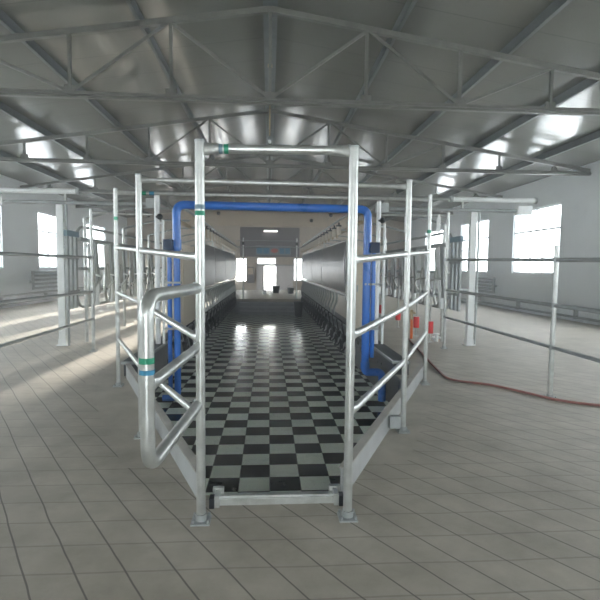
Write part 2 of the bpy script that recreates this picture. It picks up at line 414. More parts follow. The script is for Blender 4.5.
# windows
WN = [0]
def window(axis, c, inward, u0, u1, z0, z1, simple=False):
    WN[0] += 1
    t = bpy.data.objects.new('window_%d' % WN[0], None); C.objects.link(t); t['kind'] = 'structure'
    t.location = (c, (u0 + u1) / 2, z0) if axis == 'x' else ((u0 + u1) / 2, c, z0)
    def b(m, a0, a1, b0, b1, d0=.05, d1=.11):
        lo, hi = sorted((c - inward * d0, c - inward * d1))
        if axis == 'x': m.box(lo, a0, b0, hi, a1, b1)
        else: m.box(a0, lo, b0, a1, hi, b1)
    f = MB(); k = .05; g = .002
    b(f, u0 + g, u0 + k, z0 + g, z1 - g); b(f, u1 - k, u1 - g, z0 + g, z1 - g); b(f, u0 + g, u1 - g, z0 + g, z0 + k); b(f, u0 + g, u1 - g, z1 - k, z1 - g)
    f.build('window_frame', M['frame'], t)
    mu = MB()
    if not simple:
        zt = z0 + (z1 - z0) * .66
        b(mu, u0, u1, zt - .03, zt + .03, .055, .105)
        um = u0 + (u1 - u0) * (.62)
        b(mu, um - .025, um + .025, z0, zt, .055, .105); b(mu, u0 + (u1 - u0) * .36 - .025, u0 + (u1 - u0) * .36 + .025, z0, zt, .055, .105)
        b(mu, (u0 + u1) / 2 - .025, (u0 + u1) / 2 + .025, zt, z1, .055, .105)
        mu.build('mullion', M['frame'], t)
        s_ = MB(); b(s_, u0 - .03, u1 + .03, z0 - .05, z0 - .001, -.05, -.001); s_.build('window_sill', M['wall'], t)
    else:
        b(mu, u0, u1, z0 + (z1 - z0) * .72 - .02, z0 + (z1 - z0) * .72 + .02, .055, .105); mu.build('mullion', M['frame'], t)
    p = MB(); b(p, u0 + .03, u1 - .03, z0 + .03, z1 - .03, .078, .084); p.build('pane', M['glass'], t)
for a in WIN_L: window('x', XL, 1, *a)
for a in WIN_R: window('x', XR, -1, *a)
for a in WIN_B: window('y', YB, -1, *a, simple=True)
window('y', YB, -1, *TRANS_B, simple=True)
# the back door: pale double leaves, one pushed open in front of the wall
d = bpy.data.objects.new('door_1', None); C.objects.link(d); d.location = (0, YB, 0); d['kind'] = 'structure'
m = MB(); m.box(.50, YB - .09, .02, 1.57, YB - .03, 1.60); m.build('door_leaf', M['doorpaint'], d)
m = MB(); m.box(-.80, YB - .09, .02, -.35, YB - .03, 1.60); m.build('door_leaf', M['doorpaint'], d)
m = MB(); m.box(.56, YB - .14, .75, .60, YB - .09, .95); m.build('door_handle', M['galv_dull'], d)
m = MB(); m.box(-.85, YB - .06, 1.60, 1.62, YB - .02, 1.66); m.build('door_rail', M['galv_dull'], d)
# pipe skirting along side walls
for nm, x in (('left', XL + .13), ('right', XR - .13)):
    m = MB(); m.tube([(x, YF + .2, .42), (x, YB - .3, .42)], .045, 10)
    m.tube([(x, YF + .2, .14), (x, YB - .3, .14)], .035, 10)
    for k in range(12):
        y = YF + 1 + k * 3.2; m.box(min(x, x + (-.12 if x < 0 else .12)), y - .02, .08, max(x, x + (-.12 if x < 0 else .12)), y + .02, .46)
    tag(m.build('heating_pipe', M['galv_dull']), 'pair of grey heating pipes low along the %s wall' % nm, 'pipe')

# ------------------------------------------------------------------ roof steel
def topz(x): return 5.66 - .152 * abs(x)
ORD = ['nearest', 'second nearest', 'second farthest', 'farthest']
def truss(y, lab):
    t = thing('roof_truss', lab + ' grey steel roof truss spanning the hall under the sheeting', 'roof truss', (0, y, 4.2), 'roof trusses across the hall')
    m = MB(); m.bar((XL, y, 4.21), (XR, y, 4.21), .09, .10); m.bar((XL, y - .05, 4.20), (XR, y - .05, 4.20), .1, .012); m.build('bottom_chord', M['truss'], t)
    for x1 in (XL + .02, XR - .02):
        m = MB(); m.bar((0, y, topz(0)), (x1, y, topz(x1)), .08, .09); m.build('top_chord', M['truss'], t)
    for k in range(-5, 6):
        x = k * 1.59
        if abs(x) > 8.1: continue
        m = MB(); m.box(x - .025, y - .025, 4.26, x + .025, y + .025, topz(x) - .04)
        m.box(x - .09, y - .012, 4.25, x + .09, y + .012, 4.36)
        m.build('vertical_web', M['truss'], t)
    for s in (-1, 1):
        for a, b in (((0, 4.25), (1.59, topz(1.59))), ((1.59, topz(1.59)), (3.18, 4.25)), ((3.18, 4.25), (4.77, topz(4.77)))):
            m = MB(); m.bar((s * a[0], y, a[1]), (s * b[0], y, b[1] - .03 if b[1] > 4.4 else b[1]), .04, .045); m.build('diagonal_web', M['truss'], t)
for i, y in enumerate((8, 13, 18, 23)): truss(y, ORD[i])
PN = ['first', 'second', 'third', 'fourth']
for s, sn in ((-1, 'left'), (1, 'right')):
    for i, x in enumerate((2.1, 4.0, 5.8, 7.6)):
        x = x * s; z1 = roofz(x) - .002; m = MB()
        z0 = topz(x) + .05
        m.box(x - .035, YF, z0, x + .035, YB, z0 + .012); m.box(x - .035, YF, z0, x - .025, YB, z1 + .005); m.box(x + .025, YF, z0, x + .035, YB, z1 - .004)
        tag(m.build('roof_purlin', M['purlin']), 'long grey purlin under the %s roof slope, %s one out from the ridge' % (sn, PN[i]), 'purlin', 'purlins under the roof')
m = MB(); m.box(-.12, YF, topz(0) + .045, .12, YB, topz(0) + .06); m.box(-.12, YF, topz(0) + .05, -.11, YB, roofz(.12)); m.box(.11, YF, topz(0) + .05, .12, YB, roofz(.12))
tag(m.build('ridge_purlin', M['purlin']), 'doubled grey purlin running along the roof ridge', 'purlin')

# pendant lamps
def pendant(x, y, zt, zb, lab):
    t = thing('pendant_lamp', lab, 'lamp', (x, y, zb))
    m = MB(); m.tube([(x, y, zb + .12), (x, y, zt)], .016, 8); m.tube([(x, y, zt - .05), (x, y, zt)], .05, 10); m.build('lamp_rod', M['yellowish'], t)
    m = MB(); m.tube([(x, y, zb + .14), (x, y, zb + .10), (x, y, zb + .06)], .05, 12, sec=[(.03, .03), (.05, .05), (.06, .06)]); m.build('lamp_socket', M['galv_dull'], t)
    m = MB(); m.ball((x, y, zb + .03), .04, 12); m.build('bulb', M['plate'], t)
pendant(0, 10.2, topz(0) + .04, 4.1, 'small bare lamp on a rod hanging above the top crossbar')
t = thing('streak_glow', 'short glowing tube standing in for a bright streak on the grey cladding above the far door', 'lamp', (.1, YB - .14, 3.8))  # added glow in place of a bright streak high on the cladding
m = MB(); m.box(-.35, YB - .10, 3.83, .55, YB - .04, 3.90); m.build('glow_backing', M['frame'], t)
m = MB(); m.tube([(-.33, YB - .13, 3.80), (.53, YB - .13, 3.80)], .03, 10); m.build('glow_tube', M['lamp'], t)

for x, lab in ((-3.2, 'small black lamp on the pale beam, left of the three'), (2.7, 'small black lamp on the pale beam, nearest the middle'), (3.95, 'small black lamp on the pale beam, right of the three')):
    t = thing('beam_lamp', lab, 'lamp', (x, YB - .34, 4.5 if x == 2.7 else 4.86))
    z = t.location.z
    m = MB(); m.ball((x, YB - .42, z), .12, 12); m.build('housing', M['black'], t)
    m = MB(); m.tube([(x, YB - .40, z), (x, YB - .301, z)], .04, 8); m.build('bracket', M['black'], t)
t = thing('sun_block_wall', 'pale wall added outside the far door to block the low sun', 'building', (1.5, 38, 0))  # added to keep the low sun out of the door and right windows
m = MB(); m.box(-1.1, 37, -.2, 10.0, 39, 3.6); m.build('wall', M['wall'], t)
m = MB(); m.add([(-1.15, 36.8, 3.6), (10.3, 36.8, 3.6), (10.3, 39.2, 3.6), (-1.15, 39.2, 3.6), (-1.15, 38, 4.3), (10.3, 38, 4.3)], [(3, 2, 1, 0), (0, 1, 5, 4), (2, 3, 4, 5), (0, 4, 3), (1, 2, 5)]); m.build('roof', M['plate'], t)
m = MB(); m.box(-40, YB + .35, -.3, 40, 90, -.15); struct('ground', m, mat('bright_ground', (.75, .77, .80), .8))  # bright ground added so the lower view outside is not black
m = MB(); m.box(XR + .35, -30, -.3, 60, YB + .34, -.15); struct('ground_right', m, M['frame'])
m = MB(); m.box(-60, -30, -.3, XL - .35, YB + .34, -.15); struct('ground_left', m, M['frame'])

# sign at the pit end
t = thing('wall_sign', 'row of blue panels with a red one in the middle above the far door', 'sign', (.25, 30.8, 2.3))
m = MB(); m.box(-.85, 30.925, 2.28, 1.42, 30.958, 2.88); m.build('backing_board', M['signbg'], t)
for (a, b, mm) in ((-.80, -.42, 'sign'), (-.36, .02, 'sign'), (.68, 1.0, 'sign'), (1.05, 1.36, 'sign')):
    m = MB(); m.box(a, 30.90, 2.36, b, 30.925, 2.80); m.build('blue_panel', M[mm], t)
m = MB(); m.tube([(.35, 30.90, 2.56), (.35, 30.925, 2.56)], .2, 16, sec=[(.14, .24), (.14, .24)]); m.build('red_emblem', M['signred'], t)

# ------------------------------------------------------------------ entrance railings
PR = .030
def flange(t, x, y, r=PR):
    m = MB(); m.box(x - .055, y - .055, 0, x + .055, y + .055, .010); m.tube([(x, y, .012), (x, y, .05)], r + .008, 14)
    for i in (-1, 1):
        for j in (-1, 1): m.tube([(x + i * .042, y + j * .042, .012), (x + i * .042, y + j * .042, .03)], .009, 6)
    m.build('foot_flange', M['galv_dull'], t)
def post(t, x, y, top, r=PR, foot=True, z0=.012):
    m = MB(); m.tube([(x, y, z0), (x, y, top)], r, 18); o = m.build('post', M['galv'], t)
    m = MB(); m.tube([(x, y, top), (x, y, top + .012)], r + .003, 16); m.build('post_cap', M['galv_dull'], t)
    if foot: flange(t, x, y, r)
    return o
def band(t, a, b, r, mm, name='tape_band'):
    m = MB(); m.tube([a, b], r + .0018, 16); m.build(name, M[mm], t)
def railing(pts, tops, rails, label, rad):
    t = thing('pipe_railing', label, 'railing', (pts[0][0], pts[0][1], 0))
    for i, (x, y) in enumerate(pts): post(t, x, y, tops[i], rad[i])
    for hs in rails:
        for i in range(len(pts) - 1):
            a = Vector((*pts[i], hs[i])); b = Vector((*pts[i + 1], hs[i + 1])); d = (b - a).normalized()
            m = MB(); pipe_flat(m, a + d * (rad[i] * .7), b - d * (rad[i + 1] * .7), .024 if i == 0 else .021); m.build('rail', M['galv'], t)
            pass
    return t
LP = [(-.39, 2.73), (-1.105, 4.15), (-1.86, 5.95)]
RP = [(.48, 2.73), (1.24, 4.20), (2.03, 5.95)]
rl = railing(LP, [2.19, 2.26, 2.42], [(.63, .62, .60), (1.08, 1.18, 1.17), (1.55, 1.63, 1.72)], 'galvanised pipe railing flaring out along the left side of the pit entrance', [.027, .025, .024])
rr = railing(RP, [2.18, 2.27, 2.42], [(.64, .66, .69), (1.10, 1.15, 1.20), (1.545, 1.63, 1.71)], 'galvanised pipe railing flaring out along the right side of the pit entrance', [.027, .025, .024])
x, y = LP[0]
band(rl, (x, y, 1.785), (x, y, 1.81), .027, 'green'); band(rl, (x, y, 1.82), (x, y, 1.845), .027, 'greytape')
x, y = LP[2]; band(rl, (x, y, 2.05), (x, y, 2.09), .024, 'green')
x, y = RP[2]; band(rr, (x, y, 1.95), (x, y, 1.99), .024, 'green')
# brackets tying the middle posts to the curb
for t, (x, y), s in ((rl, LP[1], -1), (rr, RP[1], 1)):
    m = MB(); m.box(min(x - s * .03, x - s * .13), y - .03, .04, max(x - s * .03, x - s * .11), y + .03, .15); m.build('curb_bracket', M['galv_dull'], t)

def crossbar(a, b, r, label, bands=()):
    t = thing('crossbar', label, 'crossbar', tuple(a))
    m = MB(); pipe_flat(m, a, b, r, .12); m.build('bar', M['galv'], t)
    for f0, f1, mm in bands: band(t, lerp(a, b, f0), lerp(a, b, f1), r, mm)
crossbar((-.37, 2.73, 2.155), (.46, 2.73, 2.165), .026, 'galvanised top crossbar joining the two nearest entrance posts, with green tape', ((.14, .17, 'green'), (.105, .13, 'greytape')))
crossbar((-1.085, 4.15, 2.225), (1.22, 4.20, 2.225), .021, 'thin galvanised crossbar joining the middle posts of both railings')
crossbar((-1.84, 5.95, 2.38), (2.01, 5.95, 2.37), .021, 'galvanised crossbar joining the farthest posts of both railings', ((.075, .09, 'green'), (.10, .115, 'bluetape')))

# gate swung towards the camera, hinged on the nearest left post
t = thing('swing_gate', 'bent galvanised pipe gate swung open towards the camera from the nearest left post', 'gate', (-.5, 1.95, 0))
H = Vector((-.40, 2.75, 0)); E = Vector((-.497, 1.96, 0))
m = MB(); m.tube(arc([H + Vector((-.004, -.03, 1.375)), E + Vector((0, 0, 1.375)), E + Vector((0, 0, .655)), H + Vector((-.004, -.03, .70))], .10, 10), .030, 18); m.build('gate_frame', M['galv'], t)
m = MB(); a = E + Vector((0, .02, 1.0)); b = H + Vector((0, -.03, 1.04)); pipe_flat(m, a, b, .026, .08); m.build('gate_rail', M['galv'], t)
for z in (1.375, 1.04, .70):
    m = MB(); m.tube([H + Vector((0, 0, z - .035)), H + Vector((0, 0, z + .035))], .032, 14); m.build('hinge', M['galv_dull'], t)
band(t, E + Vector((0, 0, 1.10)), E + Vector((0, 0, 1.125)), .030, 'green'); band(t, E + Vector((0, 0, 1.055)), E + Vector((0, 0, 1.075)), .030, 'bluetape')

# threshold bar between the entrance posts
t = thing('threshold_bar', 'low galvanised threshold bar on the floor in front of the checkered tiles', 'threshold bar', (.04, 3.0, 0))
m = MB(); m.box(-.30, 2.91, .0, .42, 2.97, .04); m.box(-.30, 2.93, .04, .42, 2.97, .052); m.build('bar', M['galv'], t)
for x in (-.33, .42):
    m = MB(); m.box(x, 2.88, .0, x + .03, 3.0, .075); m.box(x - .02, 2.97, .0, x + .05, 3.0, .085); m.build('end_bracket', M['galv'], t)
for x in (-.362, .45):
    m = MB(); m.box(x + .001, 2.87, .0, x + .031, 2.93, .065); m.build('rubber_stop', M['black'], t)

# ------------------------------------------------------------------ side fences
def fence(x, ys, tops, hs, label, rail_from, rail_to):
    t = thing('pipe_fence', label, 'fence', (x, ys[0], 0))
    for y, tp in zip(ys, tops): post(t, x, y, tp, .028)
    for h0, h1 in hs:
        m = MB(); n = 8; pts = []
        for k in range(n + 1):
            q = k / n; pts.append((x + (.045 if x < 0 else -.045) * 0, rail_from + (rail_to - rail_from) * q, h0 + (h1 - h0) * q))
        m.tube(pts, .022, 12); m.build('rail', M['galv_dull'], t)
        for y in ys:
            q = (y - rail_from) / (rail_to - rail_from); z = h0 + (h1 - h0) * q
            m = MB(); m.tube([(x, y, z - .03), (x, y, z + .03)], .034, 12); m.build('clamp', M['galv_dull'], t)
fence(-3.04, [8.4, 4.2, .4], [2.44, 1.73, 1.73], [(1.63, 1.6), (1.04, 1.12), (.57, .57)], 'galvanised three rail pipe fence on the left running towards the camera', 8.4, .4)
fence(3.30, [8.65, 5.27, 1.9], [2.53, 1.77, 1.77], [(1.67, 1.56), (1.11, 1.07), (.60, .60)], 'galvanised three rail pipe fence on the right running towards the camera', 8.65, 1.6)
# crossbars with stop plates over the cow entrances
def entrance_bar(a, b, xs, label):
    t = thing('entrance_bar', label, 'crossbar', tuple(a))
    m = MB(); m.tube([a, b], .019, 12); m.build('bar', M['galv'], t)
    for x in xs:
        m = MB(); m.box(x - .035, a[1] - .01, a[2] - .30, x + .035, a[1] + .01, a[2] - .01); m.tube([(x, a[1], a[2] - .03), (x, a[1], a[2] + .03)], .03, 8); m.build('stop_plate', M['plate'], t)
entrance_bar((-3.02, 8.4, 2.40), (-2.05, 8.6, 2.40), [], 'thin bar above the left cow entrance from the tall fence post')
entrance_bar((2.05, 8.65, 2.47), (3.28, 8.65, 2.47), [2.52, 3.12], 'thin bar with two hanging stop plates above the right cow entrance')

# ------------------------------------------------------------------ blue pipe arch
BY = 7.3
t = thing('blue_pipe_arch', 'bright blue pipe arching over the pit between its two side walls', 'pipe', (0, BY, PT))
m = MB(); m.tube(arc([(-1.39, BY, 1.78), (-1.39, BY, 2.42), (1.52, BY, 2.40), (1.52, BY, -.05)], .13, 8), .062, 20); m.build('arch_pipe', M['blue'], t)
m = MB(); m.tube(arc([(-1.39, BY, 1.86), (-1.39, BY, PT + .12), (-1.62, BY, PT + .12)], .12, 8), .05, 16); m.tube([(-1.39, BY, 1.74), (-1.39, BY, 1.90)], .07, 16); m.build('drop_pipe', M['blue'], t)
m = MB(); m.tube([(-1.50, BY, 1.80), (-1.50, BY, .1), (-1.50, BY, PT + .1)], .034, 14); m.build('side_pipe', M['blue'], t)
m = MB(); m.tube(arc([(1.52, BY, 0), (1.52, BY, -.14), (1.80, BY, -.14), (1.80, BY, PT + .05)], .1, 8), .062, 16); m.tube([(1.52, BY, -.08), (1.52, BY, .02)], .074, 16); m.build('elbow_pipe', M['blue'], t)
m = MB(); m.tube([(1.62, BY - .02, 1.80), (1.62, BY - .02, .1)], .034, 14); m.build('side_pipe', M['blue'], t)
for x in (-1.49, 1.61):
    m = MB(); m.box(x - .065, BY - .18, 1.73, x + .065, BY - .036, 1.89); m.build('control_box', M['darkblue'], t)
for z in (1.25, .55):
    for x in (-1.45, 1.6):
        m = MB(); m.box(x - .12, BY - .06, z - .015, x + .12, BY + .06, z + .015); m.build('pipe_clip', M['galv_dull'], t)

# white pipe posts either side of the arch
for x, y, z1, z2, r, lab in ((-1.84, 8.0, .20, 2.66, .042, 'tall white pipe post left of the blue arch with a black valve'),
                        (1.85, 8.0, .20, 2.62, .036, 'tall white pipe post right of the blue arch with a black valve')):
    t = thing('pipe_post', lab, 'post', (x, y, z1))
    m = MB(); m.tube([(x, y, z1), (x, y, z2)], r, 16); m.build('pole', M['plate'], t)
    m = MB(); m.tube([(x + .1, y - .02, z1), (x + .1, y - .02, 2.25)], .022, 12); m.tube([(x, y - .02, 2.2), (x + .1, y - .02, 2.2)], .015, 8); m.build('thin_pipe', M['plate'], t)
    m = MB(); m.ball((x + (.06 if x < 0 else .05), y - .07, 2.30), .05, 12); m.tube([(x, y - .03, 2.3), (x + .05, y - .08, 2.3)], .02, 8); m.build('valve_knob', M['black'], t)
    m = MB(); m.ball((x, y, z2 + .02), .035, 8); m.build('end_fitting', M['galv_dull'], t)

# ------------------------------------------------------------------ exit frames at the front of the stalls
for sg, sn, xc in ((-1, 'left', -3.82), (1, 'right', 3.95)):
    y = 9.05
    t = thing('stall_column', 'white square column carrying the %s stall front' % sn, 'column', (xc, y, 0))
    m = MB(); m.box(xc - .06, y - .055, .02, xc + .06, y + .055, 2.60); m.build('shaft', M['plate'], t)
    m = MB(); m.box(xc - .10, y - .09, 0, xc + .10, y + .09, .02); m.box(xc - .07, y - .065, .02, xc + .07, y + .065, .12); m.build('base_plate', M['plate'], t)
    m = MB(); m.tube([(xc + .11, y - .02, .0), (xc + .11, y - .02, 2.6)], .022, 10); m.build('side_pipe', M['galv_dull'], t)
    t = thing('lift_beam', 'grey cross beam with a white end box on top of the %s stall column' % sn, 'beam', (xc, y, 2.6))
    xo = sg * 4.95; xi = sg * 2.15
    m = MB(); m.tube([(xi, y, 2.64), (xo, y, 2.64)], .032, 12); m.build('beam_pipe', M['galv_dull'], t)
    m = MB(); m.box(xo - .14, y - .08, 2.57, xo + .14, y + .08, 2.73); m.build('end_box', M['plate'], t)
    m = MB(); m.box(xi - .12, y - .06, 2.56, xi + .12, y + .06, 2.74); m.build('inner_bracket', M['galv_dull'], t)
    t = thing('air_cylinder', 'long white air cylinder lying above the %s cross beam' % sn, 'cylinder', (sg * 4.2, y, 2.81))
    a, b = sg * 5.15, sg * 3.52
    m = MB(); m.tube([(a, y - .02, 2.84), (b, y - .02, 2.84)], .05, 16); m.build('barrel', M['plate'], t)
    for p_, q_ in ((b, b - sg * .06), (a, a + sg * .04)):
        m = MB(); m.tube([(p_, y - .02, 2.84), (q_, y - .02, 2.84)], .062, 16); m.build('end_cap', M['galv_dull'], t)
    m = MB(); m.tube([(b - sg * .06, y - .02, 2.84), (sg * 2.35, y - .02, 2.80)], .014, 8); m.box(b + sg * .2 - .02, y - .04, 2.676, b + sg * .2 + .02, y, 2.80); m.build('piston_rod', M['galv'], t)

# long stall front rails
NG = 14
NUM = ['nearest', 'second', 'third', 'fourth', 'fifth', 'sixth', 'seventh', 'eighth', 'ninth', 'tenth', 'eleventh', 'twelfth']
def place(k, n):                                                   # which one along a receding row
    if k == 0: return 'nearest'
    if k == n - 1: return 'farthest'
    return NUM[k] + ' nearest' if k < n / 2 else NUM[n - 1 - k] + ' farthest'
for sg, sn in ((-1, 'left'), (1, 'right')):
    x = sg * 3.56
    t = thing('stall_front_frame', 'long grey pipe frame along the front of the %s row of stalls' % sn, 'stall frame', (x, 9.0, 0))
    for z, r in ((1.98, .045), (1.43, .03), (.98, .028)):
        m = MB(); m.tube([(x, 9.2, z), (x, 22, z)], r, 10); m.build('long_rail', M['galv_dull'], t)
    m = MB(); m.tube(arc([(x + sg * .07, 22, 2.27), (x + sg * .07, 9.2, 2.24), (x + sg * .07, 9.2, .68), (x + sg * .07, 22, .68)], .42, 8), .028, 10); m.build('rounded_frame', M['galv_dull'], t)
    for k in range(6):
        yy = 9.5 + k * 2.45; m = MB(); m.tube([(x, yy, 0), (x, yy, 2.4)], .032, 12); m.build('upright', M['galv'], t)
        m = MB(); m.tube(arc([(x, yy, 2.4), (sg * 2.7, yy, 2.62), (sg * 1.95, yy, 2.62)], .2, 4), .024, 8); m.build('roof_arm', M['galv_dull'], t)
# first narrow side panel of slats
for sg, sn in ((-1, 'left'), (1, 'right')):
    x = sg * 3.50; y = 8.72
    t = thing('side_panel', 'narrow pale slatted side panel at the near end of the %s stall front' % sn, 'panel', (x, y, .7))
    m = MB(); m.box(x - .03, y - .26, 2.0, x + .03, y + .26, 2.10); m.build('top_cap', mat('blue_grey_cap', (.20, .30, .36), .5), t)
    for dy in (-.2, -.02, .16):
        m = MB(); m.box(x - .02, y + dy - .045, .72, x + .02, y + dy + .045, 2.0); m.build('slat', M['galv_dull'], t)
    for z_ in (1.1, 1.85):
        m = MB(); m.bar((x, y + .2, z_), (-3.78 if sg < 0 else 3.91, 9.02, z_), .03, .03); m.build('mount_arm', M['galv_dull'], t)
    for z_ in (1.0, 1.6):
        m = MB(); m.box(x - .022, y - .26, z_, x + .022, y + .26, z_ + .05); m.build('crosspiece', M['galv_dull'], t)
def make_stall_gate():
    t = thing('stall_gate', '', 'stall gate')
    m = MB(); m.tube(arc([(0, -.14, 1.36), (0, -.20, .95), (0, -.05, .72), (0, .12, .78), (0, .10, 1.2), (0, .02, 1.50), (0, -.08, 1.52), (0, -.14, 1.36)], .12, 5), .026, 10); m.build('oval_loop', M['galv'], t, True)
    m = MB(); m.box(-.012, -.14, 1.08, .012, .12, 1.93, Matrix.Rotation(R(9), 3, 'X')); m.build('pale_plate', M['plate'], t, True)
    m = MB(); m.box(-.02, .22, .92, .02, .36, 1.96, Matrix.Rotation(R(9), 3, 'X')); m.build('grey_plate', M['galv_dull'], t, True)
    m = MB(); m.tube(arc([(0, .22, 1.30), (.16, .1, 1.28), (.18, -.1, 1.2), (.06, -.18, 1.02)], .1, 4), .022, 8); m.build('brisket_bar', M['galv'], t, True)
    m = MB(); m.tube([(0, .25, .70), (0, .25, 1.15)], .05, 10); m.build('spring_tube', M['plate'], t, True)
    return t
proto = make_stall_gate()
for sg, sn in ((-1, 'left'), (1, 'right')):
    for k in range(NG):
        o = proto if (sg == -1 and k == 0) else copy_tree(proto)
        o.location = (sg * 3.46, 9.55 + k * .9, 0)
        o.rotation_euler = (0, 0, 0 if sg < 0 else math.pi)
        o['label'] = place(k, NG) + ' stall gate with a pale slanted plate in the row on the %s side' % sn
        o['group'] = 'stall gates in the %s row' % sn

# red bumpers at the stall feet
for i, y in enumerate((9.4, 10.3, 11.8, 13.6)):
    for sg, sn in ((1, 'right'),):
        x = sg * 3.28
        t = thing('red_bumper', 'red cylinder on a short foot below the right stalls, ' + ('nearest of four', 'second nearest of four', 'second farthest of four', 'farthest of four')[i], 'bumper', (x, y, 0), 'red cylinders below the right stalls')
        m = MB(); m.tube([(x, y, .19), (x, y, .43)], .065, 14); m.build('cylinder', M['red'], t)
        m = MB(); m.tube([(x, y, 0), (x, y, .19)], .02, 8); m.tube([(x, y, .43), (x, y, .95)], .02, 8); m.tube([(x, y, 0), (x, y, .015)], .06, 10); m.build('stem', M['galv'], t)
t = thing('standpipe', 'orange standpipe with brass top beside the red bumpers', 'pipe', (3.05, 9.9, 0))
m = MB(); m.tube([(3.05, 9.9, 0), (3.05, 9.9, .42)], .03, 10); m.build('lower_pipe', M['orange'], t)
m = MB(); m.tube([(3.05, 9.9, .42), (3.05, 9.9, .62)], .035, 10); m.tube([(3.0, 9.9, .55), (3.13, 9.9, .55)], .018, 8); m.build('tap', M['yellowish'], t)
t = thing('floor_valve', 'small white valve on the floor by the right fence post', 'valve', (3.45, 9.5, 0))
m = MB(); m.tube([(3.45, 9.5, .0), (3.45, 9.5, .14)], .04, 12); m.tube([(3.37, 9.5, .08), (3.55, 9.5, .08)], .03, 10); m.build('body', M['plate'], t)
m = MB(); m.tube([(3.45, 9.5, .14), (3.45, 9.5, .17)], .07, 12); m.build('hand_wheel', M['plate'], t)

# red hose on the floor
pts = [(2.95, 9.75, .016), (2.88, 9.3, .016), (2.82, 8.9, .016), (2.63, 7.7, .016), (2.48, 6.7, .016), (2.46, 6.15, .016), (2.85, 5.85, .016), (3.09, 5.50, .016), (3.34, 5.10, .016), (3.70, 4.88, .016), (4.6, 4.4, .016), (5.6, 4.3, .016)]
def catmull(P, n=8):
    P = [Vector(p) for p in P]; out = []
    for i in range(len(P) - 1):
        p0 = P[max(i - 1, 0)]; p1 = P[i]; p2 = P[i + 1]; p3 = P[min(i + 2, len(P) - 1)]
        for k in range(n):
            t = k / n; out.append(.5 * ((2 * p1) + (p2 - p0) * t + (2 * p0 - 5 * p1 + 4 * p2 - p3) * t * t + (3 * p1 - p0 - 3 * p2 + p3) * t ** 3))
    out.append(P[-1]); return out
m = MB(); m.tube(catmull(pts), .015, 10); tag(m.build('hose', M['hose']), 'dull red hose snaking over the floor past the right fence post', 'hose')

# ------------------------------------------------------------------ milking rows along the pit
for sg, sn in ((-1, 'left'), (1, 'right')):
    x = sg * 1.76
    t = thing('rump_rail', 'long bright rump rail on uprights above the %s pit edge' % sn, 'rail', (x, 9.9, .20))
    m = MB(); m.tube([(x, 11.85 if sg < 0 else 10.65, .88), (x, 25.1, .84)], .04, 12); m.build('long_rail', M['galv'], t)
    for k in range(5):
        yy = (12.0 if sg < 0 else 10.7, 15.5, 19.0, 22.5, 25.0)[k]; m = MB(); m.tube([(x + sg * .05, yy, .20), (x + sg * .05, yy, 2.72)], .028, 10); m.build('upright', M['galv'], t)
    m = MB(); m.tube([(x + sg * .03, 9.6, 2.72), (x + sg * .03, 25.0, 2.68)], .03, 10); m.build('top_rail', M['galv_dull'], t)
    m = MB(); m.tube([(x + sg * .16, 9.9, 2.45), (x + sg * .16, 25.0, 2.42)], .045, 10); m.build('milk_line', M['yellowish'], t)
    for k in range(4):
        y0 = (12.0 if sg < 0 else 10.7, 15.5, 19.0, 22.5)[k] + .05; y1 = (15.5, 19.0, 22.5, 25.0)[k] - .04
        n = 8; m = MB(); vs = []
        for yy in (y0, y1):
            for i in range(n + 1):
                q = i / n; z = .93 + q * 1.18; bx = x - sg * (.05 * math.sin(q * math.pi)) ; vs.append((bx, yy, z))
            for i in range(n + 1):
                q = 1 - i / n; z = .93 + q * 1.18; bx = x - sg * (.05 * math.sin(q * math.pi)) + sg * .02; vs.append((bx, yy, z))
        c = 2 * (n + 1); fs = [tuple(range(c)), tuple(range(2 * c - 1, c - 1, -1))] + [(i, c + i, c + (i + 1) % c, (i + 1) % c) for i in range(c)]
        m.add(vs, fs)
        t2 = thing('splash_panel', ('nearest', 'second nearest', 'second farthest', 'farthest')[k] + ' stainless splash panel above the %s pit edge' % sn, 'panel', (x, (y0 + y1) / 2, .93), 'splash panels above the %s pit edge' % sn)
        m.build('sheet', M['stainless'], t2)
        m = MB(); m.tube([(x, y0, 2.13), (x, y1, 2.13)], .018, 8); m.box(x - .012, y0 - .02, .93, x + .012, y0 + .0, 2.12); m.build('edge_frame', M['galv'], t2)
    # end cabinet facing the camera
    cx = sg * 1.93; ye = 11.8 if sg < 0 else 10.6
    t = thing('end_cabinet', 'long cream cabinet standing on the %s kerb before the splash panels' % sn, 'cabinet', (cx, 10.2, .20))
    m = MB(); m.box(cx - .15, 9.8, .20, cx + .15, ye, 1.95); m.build('body', M['cream'], t)
    m = MB(); m.box(cx - .13, 9.785, .35, cx + .13, 9.8, 1.85); m.build('end_cover', M['cream'], t)
    m = MB(); xa = cx - sg * .15; m.box(min(xa, xa - sg * .015), 9.9, .35, max(xa, xa - sg * .015), ye - .1, 1.85); m.build('cover', M['cream'], t)
    m = MB(); m.box(cx - sg * .09 - .012, 9.765, 1.0, cx - sg * .09 + .012, 9.785, 1.14); m.build('handle', M['galv_dull'], t)
